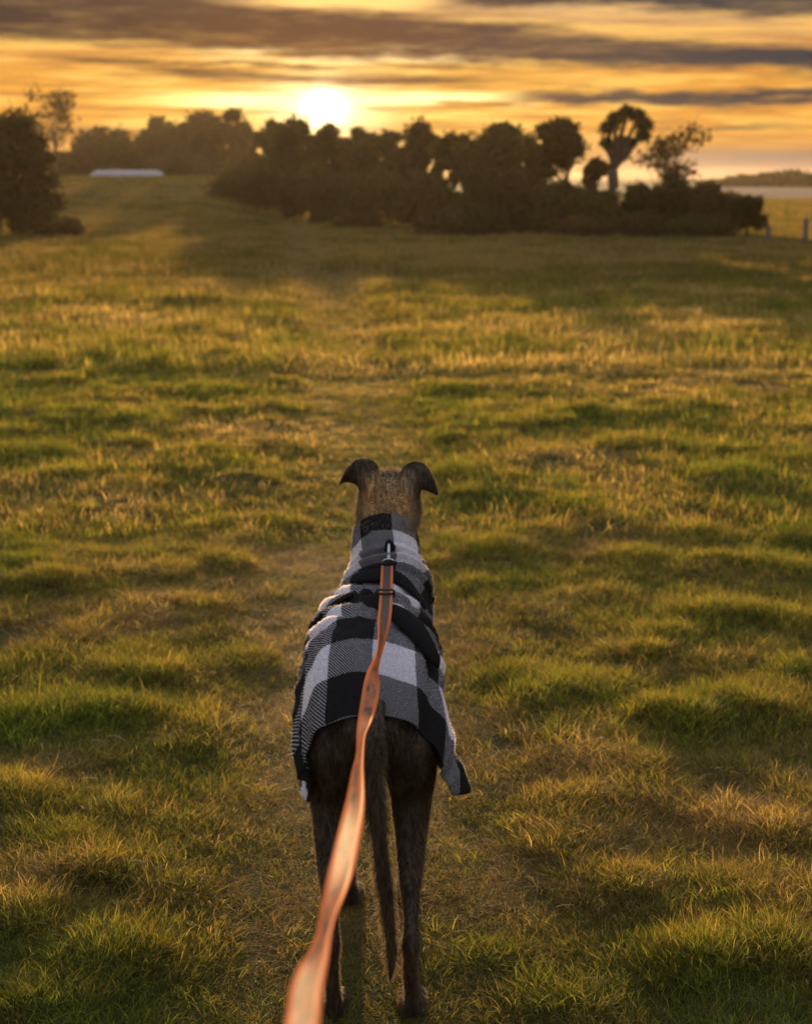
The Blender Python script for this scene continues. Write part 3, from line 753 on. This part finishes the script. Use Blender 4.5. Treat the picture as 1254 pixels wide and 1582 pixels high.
    # ears: cupped blades that rise from the skull and fold over outwards
    def ear(rows, Ybase):
        # rows: (inner px,py, mid px,py, outer px,py) from root to tip
        A = crom(rows, 26); o = len(V); n = 9
        for side in (0, 1):
            for r_, a in enumerate(A):
                f = r_/25
                for k in range(n):
                    u = k/(n-1); q = (1-u)**2; w2 = 2*u*(1-u); w3 = u*u
                    px = q*a[0]+w2*a[2]+w3*a[4]; py = q*a[1]+w2*a[3]+w3*a[5]
                    cup = math.sin(u*math.pi); th = .0028*math.sin(u*math.pi)**.5*(1 if f < .97 else .3)
                    p = P(px, py, Ybase + .012*f - .020*cup*(1-f*.6) + (th if side else -th))
                    V.append(tuple(p))
        m = 26
        for side in (0, 1):
            b = o+side*m*n
            for i in range(m-1):
                for k in range(n-1):
                    q = (b+i*n+k, b+i*n+k+1, b+(i+1)*n+k+1, b+(i+1)*n+k); Fs.append(q if side else q[::-1])
        for i in range(m-1):
            for k in (0, n-1):
                Fs.append((o+i*n+k, o+(i+1)*n+k, o+m*n+(i+1)*n+k, o+m*n+i*n+k))
        for i in (0, m-1):
            for k in range(n-1): Fs.append((o+i*n+k, o+i*n+k+1, o+m*n+i*n+k+1, o+m*n+i*n+k))
    # left ear: inner edge rises from the crown, outer edge from the cheek
    ear([(592,768, 575,775, 556,783),(589,750, 572,762, 556,766),(588,735, 568,745, 553,754),(584,722, 561,732, 548,748),(577,712, 553,724, 542,746),(564,708, 545,720, 534,745),(549,710, 537,724, 527,748),(534,724, 529,736, 523,750)], 3.502)
    ear([(610,770, 628,778, 648,784),(613,752, 630,762, 648,768),(615,738, 634,747, 651,758),(619,727, 642,736, 656,757),(628,717, 652,728, 663,760),(643,713, 662,727, 669,763),(658,719, 668,737, 674,765),(672,741, 674,752, 677,764)], 3.505)
    body = mesh_obj('body', V, Fs, M_BODY, DOG)
    return bv, np.array([f for f in bf if len(f) == 4]), (np.array(V, float), np.array(Fs[len(bf):])), body
DOGV, DOGF, EARV, BODY = build_dog()

def strands(name, P0, D, L, w, mat, parent, uv=None, rs=None, curve=.25):
    """thin two-segment hairs: roots P0, unit directions D, lengths L"""
    n = len(P0); r = rs.randn(n, 3); s = np.cross(D, r); s /= np.linalg.norm(s, axis=1)[:, None]+1e-9
    w = np.broadcast_to(w, (n,))[:, None]*.5; L = L[:, None]
    bend = rs.randn(n, 3)*curve*L*.3
    mid = P0 + D*L*.55 + bend*.4; tip = P0 + D*L + bend + np.array([0, 0, -1])*L*.12
    V = np.stack([P0-s*w, P0+s*w, mid+s*w*.8, mid-s*w*.8, tip], 1).reshape(-1, 3)
    b = np.arange(n)[:, None]*5
    T = np.concatenate([b+[0, 1, 2], b+[0, 2, 3], b+[3, 2, 4]], 1).reshape(-1, 3)
    off = Vector((0, 0, 0)); p = parent
    while p: off += p.location; p = p.parent
    o = fast_mesh(name, V, T, 3, mat, parent, off=off)
    if uv is not None:
        l = o.data.uv_layers.new(name='UVMap'); l.data.foreach_set('uv', np.repeat(uv, 9, axis=0).astype(np.float32).ravel())
    o['kind'] = 'stuff'
    return o
def sample(V, Fq, n, rs):
    a, b, c, d = (V[Fq[:, i]] for i in range(4)); nr = np.cross(c-a, d-b); ar = np.linalg.norm(nr, axis=1)/2
    k = rs.choice(len(Fq), n, p=ar/ar.sum()); u = rs.rand(n, 1); v = rs.rand(n, 1)
    p = (a[k]*(1-u)+b[k]*u)*(1-v) + (d[k]*(1-u)+c[k]*u)*v; nn = nr[k]/(np.linalg.norm(nr[k], axis=1)[:, None]+1e-12)
    return p, nn, k, u, v
def dog_fur():
    rs = np.random.RandomState(3); p, nn, *_ = sample(DOGV, DOGF, 230000, rs)
    # hair only where the coat leaves the dog bare
    bare = (p[:, 2] > .775) | (p[:, 2] < .52)
    hem = (p[:, 1] < 2.90) & (p[:, 2] < .56)
    p, nn = p[bare | hem], nn[bare | hem]
    flow = np.where((p[:, 2] > .7)[:, None], np.array([0, -.35, -.9]), np.array([0, .05, -1.0]))
    nk = (p[:, 2] > .775)[:, None]; d = nn*np.where(nk, .85, .55) + flow*np.where(nk, .6, .75) + rs.randn(len(p), 3)*.14
    tail = (np.abs(p[:, 0]+.045) < .04) & (p[:, 1] < 2.80) & (p[:, 2] > .12)
    d[tail] = nn[tail]*.75 + np.array([0, 0, -.7]) + rs.randn(tail.sum(), 3)*.2
    d /= np.linalg.norm(d, axis=1)[:, None]
    L = np.full(len(p), .008); neck = p[:, 2] > .77; L[neck] = .015; L[tail] = .015; L *= .6+.8*rs.rand(len(p))
    pe, ne, *_ = sample(EARV[0], EARV[1], 16000, rs); de = ne*.5 + np.array([0, 0, .15]) + rs.randn(len(pe), 3)*.45; de /= np.linalg.norm(de, axis=1)[:, None]
    p = np.concatenate([p, pe]); d = np.concatenate([d, de]); L = np.concatenate([L, .0045*(.5+.8*rs.rand(len(pe)))])
    strands('fur', p, d, L, .0006, M_FUR, DOG, rs=rs)
dog_fur()

# ------------------------------------------------------------------ the fleece coat
def plaid_mat(name, tr=0.0, TM=(1.7, 1.55, .9), k0=0.0):
    def f(nt):
        t = nt.nodes.new('ShaderNodeUVMap'); t.uv_map = 'UVMap'; x, y, z = sep(nt, N(nt, t.outputs[0]))
        edge = noise(nt, comb(nt, x*1, y*1, 0), 260, 2)
        B = .070
        def sq(v, ph):
            w = ((v + ph + (edge-.5)*.0035)/(2*B)); fr = w._m('FRACT'); return fr.ss(.497, .503) - fr.ss(.992, .998)
        a = sq(x, .070-.010+2*B*20); b = sq(y, 2*B*20 + .0)
        tw = ((x*1.0 + y*0.75)/.0042)._m('FRACT').ss(.42, .62)
        tw2 = ((x*1.0 + y*0.75)/.0042)._m('FRACT').ss(1.0, .9); tw = tw*tw2
        one = (a + b - a*b*2.0)       # exactly one light
        both = a*b
        fuzz = noise(nt, comb(nt, x, y, 0), 900, 3)
        blk = mix(nt, fuzz, (0.012+k0, 0.012+k0, 0.014+k0), (0.035+k0, 0.033+k0, 0.036+k0)); wht = mix(nt, fuzz, (0.54, 0.54, 0.61), (0.76, 0.76, 0.85))
        twc = mix(nt, tw*(.72+fuzz*.4), (0.045, 0.045, 0.050), (0.44, 0.44, 0.49))
        c = mix(nt, one, blk, twc); return mix(nt, both, c, wht)
    return leafy(name, f, tr, .9, .1, TM)
M_PLAID = plaid_mat('plaid_fleece', .12); M_FUZZ = plaid_mat('plaid_fuzz', .6, (2.6, 2.4, 2.0), .018)
def black_mat(name, c=(0.010, 0.010, 0.011), r=.95):
    m, nt, b = new_mat(name); n = noise(nt, objc(nt), 300, 3); setc(nt, b, mix(nt, n, [k*.6 for k in c], [k*1.6 for k in c])); b.inputs['Specular IOR Level'].default_value = .5 if r < .5 else .08; b.inputs['Roughness'].default_value = r; return m
M_BLACKF = black_mat('black_fleece'); M_BLACKP = black_mat('black_plastic', (0.02, 0.02, 0.02), .35)

def coat():
    # stations: Ytop, ztop, xc, halfwidth left, right, arc height, lean of the ring forwards, hem z left, hem z right, L (cloth length from the hem)
    st = [
     (3.445,.808,-.041,.067,.062,.060,.060,.735,.735),
     (3.428,.785,-.042,.069,.066,.066,.066,.705,.705),
     (3.410,.757,-.041,.072,.073,.074,.070,.66,.66),
     (3.385,.728,-.040,.080,.084,.080,.062,.56,.56),
     (3.350,.708,-.044,.094,.088,.085,.045,.45,.45),
     (3.300,.697,-.054,.112,.094,.090,.020,.425,.43),
     (3.220,.693,-.061,.122,.108,.098,.004,.42,.42),
     (3.120,.690,-.062,.128,.119,.105,.0,.415,.42),
     (3.030,.682,-.062,.132,.122,.108,.0,.41,.415),
     (2.955,.660,-.061,.131,.122,.110,.0,.405,.400),
     (2.900,.620,-.060,.133,.130,.108,.004,.400,.400),
     (2.855,.561,-.060,.124,.118,.100,.012,.398,.405)]
    A = crom(st, 150); nU = 150; half = 44; cols = 2*half+1
    V = np.zeros((nU, cols, 3)); UV = np.zeros((nU, cols, 2))
    topL = np.zeros(nU)
    for i in range(nU-2, -1, -1): topL[i] = topL[i+1] + math.hypot(A[i, 0]-A[i+1, 0], A[i, 1]-A[i+1, 1])
    topL *= 8.45*.070/topL[0]
    rs = np.random.RandomState(8); nz = Noise2(33); nz2 = Noise2(34)
    for i in range(nU):
        Yt, zt, xc, wl, wr, ah, lean, hl, hr = A[i]; fr = i/(nU-1)
        for j in range(cols):
            s = (j-half)/half; sg = -1 if s < 0 else 1; a = abs(s); w = wl if s < 0 else wr; hz = hl if s < 0 else hr
            # a in 0..0.5 is the arc over the back, 0.5..1 the hanging side
            neck = 1-sstep(.12, .30, np.array(fr))
            if a <= .5:
                th = a/.5*math.pi/2; e = .86
                x = w*math.sin(th)**e; dz = ah*(1-math.cos(th)**1.0); dy = lean*(1-math.cos(th))
            else:
                b = (a-.5)/.5; zs = zt-ah
                x = w*(1-.06*b*b); dz = ah + (zs-hz)*b; dy = lean*(1+.7*b)
                # neck rows close under the throat
                x = x*(1-neck) + neck*w*math.cos(b*math.pi/2); dz = dz*(1-neck) + neck*(ah + .035*math.sin(b*math.pi/2)); dy = dy*(1-neck) + neck*(lean + .07*math.sin(b*math.pi/2))
                if fr > .72:    # the rear corners: left tucks in, right flares out
                    k = sstep(.72, 1.0, np.array(fr))
                    if s > 0: x = x + b*(.072*math.exp(-((fr-.93)/.13)**2) - .024*k)
                    else: x = x - .010*k*b
            V[i, j] = (xc + sg*x, Yt+dy, zt-dz)
        # arc-length across
        d = np.linalg.norm(np.diff(V[i], axis=0), axis=1); c = np.concatenate([[0], np.cumsum(d)]); UV[i, :, 0] = c-c[half]; UV[i, :, 1] = topL[i]
    # checks get bigger along hanging sides towards the rear
    # wrinkles: push along the normal
    du = np.gradient(V, axis=0); dv = np.gradient(V, axis=1); nr = np.cross(dv, du); nr /= np.linalg.norm(nr, axis=2)[..., None]+1e-9
    cen = V.mean(axis=(0, 1)); 
    sgn = np.sign(np.sum(nr[:, half]*np.array([0, -.3, 1]), axis=1).mean()); nr *= sgn
    fr = np.linspace(0, 1, nU)[:, None]; s = np.linspace(-1, 1, cols)[None]
    u, l = UV[..., 0], UV[..., 1]
    wr = .006*(nz(l+2*s, u*.5+3, .05, 2)-.5)
    # ring folds round the base of the neck
    nf = np.exp(-((fr-.285)/.075)**2); wr = wr + nf*.0100*np.sin((l+.03*s*s+.012*nz(u+5, l, .08, 1))*2*math.pi/.022)*(.5+nz2(u+9, l, .06, 2))
    # long folds fanning from the middle of the back to the hem
    bf = sstep(.5, .85, fr)*np.ones_like(s); wr = wr + bf*(.0075*np.sin(s*17+1.2*np.sin(fr*6))+.004*np.sin(s*31+fr*9))*sstep(.04, .3, np.abs(s))*(1-.75*sstep(.55, .8, s))
    # diagonal drag lines
    mf = np.exp(-((fr-.58)/.14)**2); wr = wr + mf*.0095*np.sin((l*1.4-u*.9*np.sign(s+.05)+.05*nz(u, l+4, .1, 2))*2*math.pi/.085)
    global SMOOTHV
    SMOOTHV = V.copy()
    V = V + nr*(wr+.004)[..., None]
    # the pattern follows the cloth, which is pulled askew in places
    UV[..., 0] += .012*np.sin(l*9+1) + .03*(fr-.8)*s*(fr > .2)
    UV[..., 0] *= 1 - .20*np.exp(-l/.14)
    UV[..., 1] += .16*np.clip(-u-.03, 0, .2) - .07*np.clip(u-.05, 0, .2)
    UV[..., 1] += .030*np.abs(s)**1.5*(fr > .0)*sstep(.5, .9, fr) + .012*np.sin(u*14)*sstep(.3, .5, fr)
    i, j = np.meshgrid(np.arange(nU-1), np.arange(cols-1), indexing='ij'); q = (i*cols+j).ravel()
    Fq = np.stack([q, q+1, q+cols+1, q+cols], -1)
    Vf = V.reshape(-1, 3); UVf = UV.reshape(-1, 2)
    o = mesh_obj('fleece_coat', Vf, [tuple(int(a) for a in f) for f in (Fq if sgn > 0 else Fq[:, ::-1])], M_PLAID, DOG, uvs=UVf)
    so = o.modifiers.new('thick', 'SOLIDIFY'); so.thickness = .004; so.offset = -1
    o['label'] = 'black, grey and white checked fleece coat with a high neck'
    p, nn, k, a, b = sample(Vf, Fq, 170000, rs); nn = nn*np.sign((nn*nr.reshape(-1, 3)[Fq[k, 0]]).sum(1))[:, None]
    uv = (UVf[Fq[k, 0]]*(1-a)+UVf[Fq[k, 1]]*a)*(1-b) + (UVf[Fq[k, 3]]*(1-a)+UVf[Fq[k, 2]]*a)*b
    d = nn + rs.randn(len(p), 3)*.55; d /= np.linalg.norm(d, axis=1)[:, None]
    strands('fleece_pile', p, d, 0.0034*(.5+rs.rand(len(p))), .0005, M_FUZZ, o, uv=uv, rs=rs)
    return o, V, nr, A, half
COAT, CV, CN, CA, CHALF = coat()

def on_coat(i, s, lift=.004, CV=None):
    CV = SMOOTHV if CV is None else CV
    """point on the coat at row i, sideways parameter s in -1..1"""
    j = CHALF + s*CHALF; j0 = int(math.floor(j)); j1 = min(j0+1, CV.shape[1]-1); f = j-j0; i0 = int(i); i1 = min(i0+1, CV.shape[0]-1); g = i-i0
    p = (CV[i0, j0]*(1-f)+CV[i0, j1]*f)*(1-g) + (CV[i1, j0]*(1-f)+CV[i1, j1]*f)*g
    return Vector(p) + Vector(CN[i0, j0])*lift
def ribbon(name, pts, mat, parent, wid, lift=.006, thick=.003):
    """cloth band laid over the coat: pts = (row, s, halfwidth in rows)"""
    A = crom(pts, 48); V = []; n = 7; Fs = []
    for k, a in enumerate(A):
        for m in range(n):
            u = m/(n-1)*2-1; bul = .004*(1-u*u)
            V.append(on_coat(min(max(a[0]+u*a[2], 0), 148), a[1]+u*a[3], lift+bul))
    for k in range(47):
        for m in range(n-1): q = k*n+m; Fs.append((q, q+1, q+n+1, q+n))
    o = mesh_obj(name, V, Fs, mat, parent)
    so = o.modifiers.new('t', 'SOLIDIFY'); so.thickness = thick; so.offset = 0
    return o
# black belt flap pulled across the back behind the buckle, one end loose to the right
ribbon('belt_flap', [(97,.0,2,.0),(102,.07,7,.01),(107,.17,10,.01),(111,.27,9,.01),(113,.35,4,.01)], M_BLACKF, COAT, 0, .011)
ribbon('belt_flap', [(93,-.30,.6,0),(90,-.24,1.6,.0),(87,-.16,2.2,.0),(84,-.08,2.5,.0)], M_BLACKF, COAT, 0, .009)
ribbon('patch', [(66,-.13,5,0),(66,-.10,7,.0),(66,0.0,8,.0),(68,.10,7,0),(73,.20,6,0),(80,.29,3,0)], M_BLACKF, COAT, 0, .013)

# ------------------------------------------------------------------ the leash
def leash_mat():
    def f(nt):
        t = nt.nodes.new('ShaderNodeUVMap'); t.uv_map = 'UVMap'; x, y, z = sep(nt, N(nt, t.outputs[0]))
        mid = (x-.5).ab().ss(.33, .27); weave = ((y*1.0/.0022)._m('FRACT')).ss(.2, .8)
        n = noise(nt, comb(nt, x*2, y*60, 0), 1.0, 3)
        o = mix(nt, weave*.4, (1.0, 0.45, 0.17), (0.85, 0.33, 0.11)); g = mix(nt, n, (0.26, 0.18, 0.17), (0.36, 0.25, 0.21))
        ms = noise(nt, comb(nt, x*2.5, y*14, 4), 1.0, 3); g = mix(nt, (ms.ss(.32, .56)*y.ss(.35, 1.0)), g, (0.95, 0.44, 0.19))
        rib = ((x*13.0)._m('FRACT')).ss(.15, .5); o = mix(nt, rib*.18, o, (0.50, 0.13, 0.03)); g = mix(nt, rib*.25, g, (0.08, 0.05, 0.05))
        g = mix(nt, weave*.3, g, (0.12, 0.08, 0.08))
        return mix(nt, mid, o, g)
    return leafy('leash_webbing', f, .55, .6, .3)
def metal_mat():
    m, nt, b = new_mat('worn_steel'); b.inputs['Metallic'].default_value = 1; b.inputs['Roughness'].default_value = .3
    setc(nt, b, mix(nt, noise(nt, objc(nt), 80, 3), (0.55, 0.54, 0.52), (0.75, 0.74, 0.7))); return m
M_METAL = metal_mat()
def build_leash():
    ring = on_coat(38, .02, .02)
    A = P(598, 872, 3.375)
    root = empty('leash', tuple(P(598, 872, 3.375))); tag(root, 'orange and grey webbing leash running from the dog towards the viewer', 'leash')
    # (px, py, twist degrees). 0 = flat to the viewer
    rows = [(598,872,0),(597,900,0),(596,925,0),(594,950,6),(589,985,55),(583,1020,72),(576,1050,24),(570,1085,-18),(563,1120,-48),(557,1150,-74),(551,1190,-60),(547,1240,-35),(540,1285,-18),(528,1340,-22),
            (515,1390,-48),(503,1430,-66),(492,1462,-60),(480,1500,-28),(471,1540,-14),(466,1590,-6),(452,1680,-4),(430,1850,0),(405,2000,0)]
    zA, zB = A.z, .975; YA, YB = A.y, .78
    def Yfor(py):
        lo, hi = .4, 3.6
        for _ in range(50):
            m = (lo+hi)/2; zz = P(600, py, m).z; t = (YA-m)/(YA-YB); zl = zA+(zB-zA)*t - .05*math.sin(min(max(t, 0), 1)*math.pi)
            # the ray sinks below the line when m is too far
            if zz < zl: hi = m
            else: lo = m
        return lo
    R = crom(rows, 260); R[:, 1] = np.maximum(R[:, 1], 872)
    pts = [P(r[0], r[1], min(Yfor(r[1]), 3.372)) for r in R]
    # first stretch rests on the coat: keep it just above the cloth
    V, Fs, UV = [], [], []; ln = 0; W = .0245; n = 5
    for k, p in enumerate(pts):
        t = (pts[min(k+1, 259)]-pts[max(k-1, 0)]).normalized(); view = (Vector((0, 0, CAMH))-p).normalized()
        side = t.cross(view).normalized(); up = side.cross(t).normalized(); a = math.radians(R[k, 2]); w = side*math.cos(a)+up*math.sin(a)
        if k: ln += (pts[k]-pts[k-1]).length
        nn = t.cross(w).normalized()
        for m in range(n):
            u = m/(n-1); V.append(p + w*W*(u-.5) + nn*.0012*math.sin(u*math.pi)); UV.append((u, ln))
    for k in range(259):
        for m in range(n-1): q = k*n+m; Fs.append((q, q+1, q+n+1, q+n))
    o = mesh_obj('webbing', V, Fs, leash_mat(), root, uvs=UV); so = o.modifiers.new('t', 'SOLIDIFY'); so.thickness = .0016; so.offset = 0
    # slider buckle: flat rounded frame with a centre bar across the webbing
    def frame(c, w, h, th, mat, name, bar=True):
        v, f = [], []
        def tb(ps): 
            a, b = tube_rings(ps, [th]*len(ps), [th]*len(ps), 8); o_ = len(v); v.extend(a); f.extend([tuple(i+o_ for i in q) for q in b])
        X = Vector((1, 0, 0)); U = Vector((0, -.45, .9)).normalized()*-1
        cs = [c+X*w*sx+U*h*sy for sx, sy in ((-1,-.7),(-.8,-1),(.8,-1),(1,-.7),(1,.7),(.8,1),(-.8,1),(-1,.7),(-1,-.7))]; tb(cs)
        if bar: tb([c-X*w, c+X*w])
        return mesh_obj(name, v, f, mat, root)
    bk = P(595, 919, Yfor(919)); frame(bk+Vector((0, -.004, .003)), .0165, .010, .0022, M_BLACKP, 'buckle')
    # metal trigger clip coming out of the slot in the neck of the coat
    c0 = P(600, 868, 3.372); c1 = P(600.5, 842, 3.392); v, f = [], []
    def tb(ps, r):
        a, b = tube_rings(ps, r, r, 10); o_ = len(v); v.extend(a); f.extend([tuple(i+o_ for i in q) for q in b])
    tb([c0, c0.lerp(c1, .3), c0.lerp(c1, .7), c1, c1+Vector((0, .008, .002))], [.0032, .0042, .0036, .003, .002])
    lp = [c0+Vector((.012*math.cos(a), -.001+.0*a, .006*math.sin(a))) for a in np.linspace(0, 2*math.pi, 15)]; tb(lp, [.002]*15)
    mesh_obj('clip', v, f, M_METAL, root)
    # folded and stitched end of the webbing round the ring
    e0 = P(598, 873, 3.369); bm = bmesh.new(); bmesh.ops.create_cube(bm, size=1); bmesh.ops.scale(bm, verts=bm.verts, vec=(.026, .005, .011)); bmesh.ops.bevel(bm, geom=bm.edges[:], offset=.0016, segments=2)
    bmesh.ops.translate(bm, verts=bm.verts, vec=e0-root.location); me = bpy.data.meshes.new('end_loop'); bm.to_mesh(me); bm.free(); me.materials.append(M_BLACKP)
    q = bpy.data.objects.new('end_loop', me); C.objects.link(q); q.parent = root
build_leash()
# slot in the coat's neck through which the clip reaches the harness
def slot():
    V, Fs = [], []
    c = [on_coat(r, s, .010) for r, s in ((27,.02),(30,.045),(36,.05),(40,.02),(37,-.01),(30,-.005))]
    o = mesh_obj('leash_slot', c, [tuple(range(6))], M_BLACKF, COAT); so = o.modifiers.new('t', 'SOLIDIFY'); so.thickness = .002
slot()

# ------------------------------------------------------------------ added haze: its scattered orange glow stands in for the flare's veil
def haze():
    bm = bmesh.new(); bmesh.ops.create_cube(bm, size=1)
    bmesh.ops.scale(bm, verts=bm.verts, vec=(7700, 1700, 9.0)); bmesh.ops.translate(bm, verts=bm.verts, vec=(0, 750, 2.5))
    me = bpy.data.meshes.new('haze'); bm.to_mesh(me); bm.free()
    o = bpy.data.objects.new('haze', me); C.objects.link(o); tag(o, kind='stuff', label='thin warm haze added over the whole field for its orange glow', cat='haze')
    m = bpy.data.materials.new('haze'); m.use_nodes = True; nt = m.node_tree; nt.nodes.clear()
    out = nt.nodes.new('ShaderNodeOutputMaterial'); v = nt.nodes.new('ShaderNodeVolumePrincipled')
    v.inputs['Color'].default_value = (0.95, 0.80, 0.62, 1); v.inputs['Density'].default_value = HAZE; v.inputs['Anisotropy'].default_value = .70
    nt.links.new(v.outputs[0], out.inputs['Volume']); me.materials.append(m)
HAZE = 0.00018
haze()
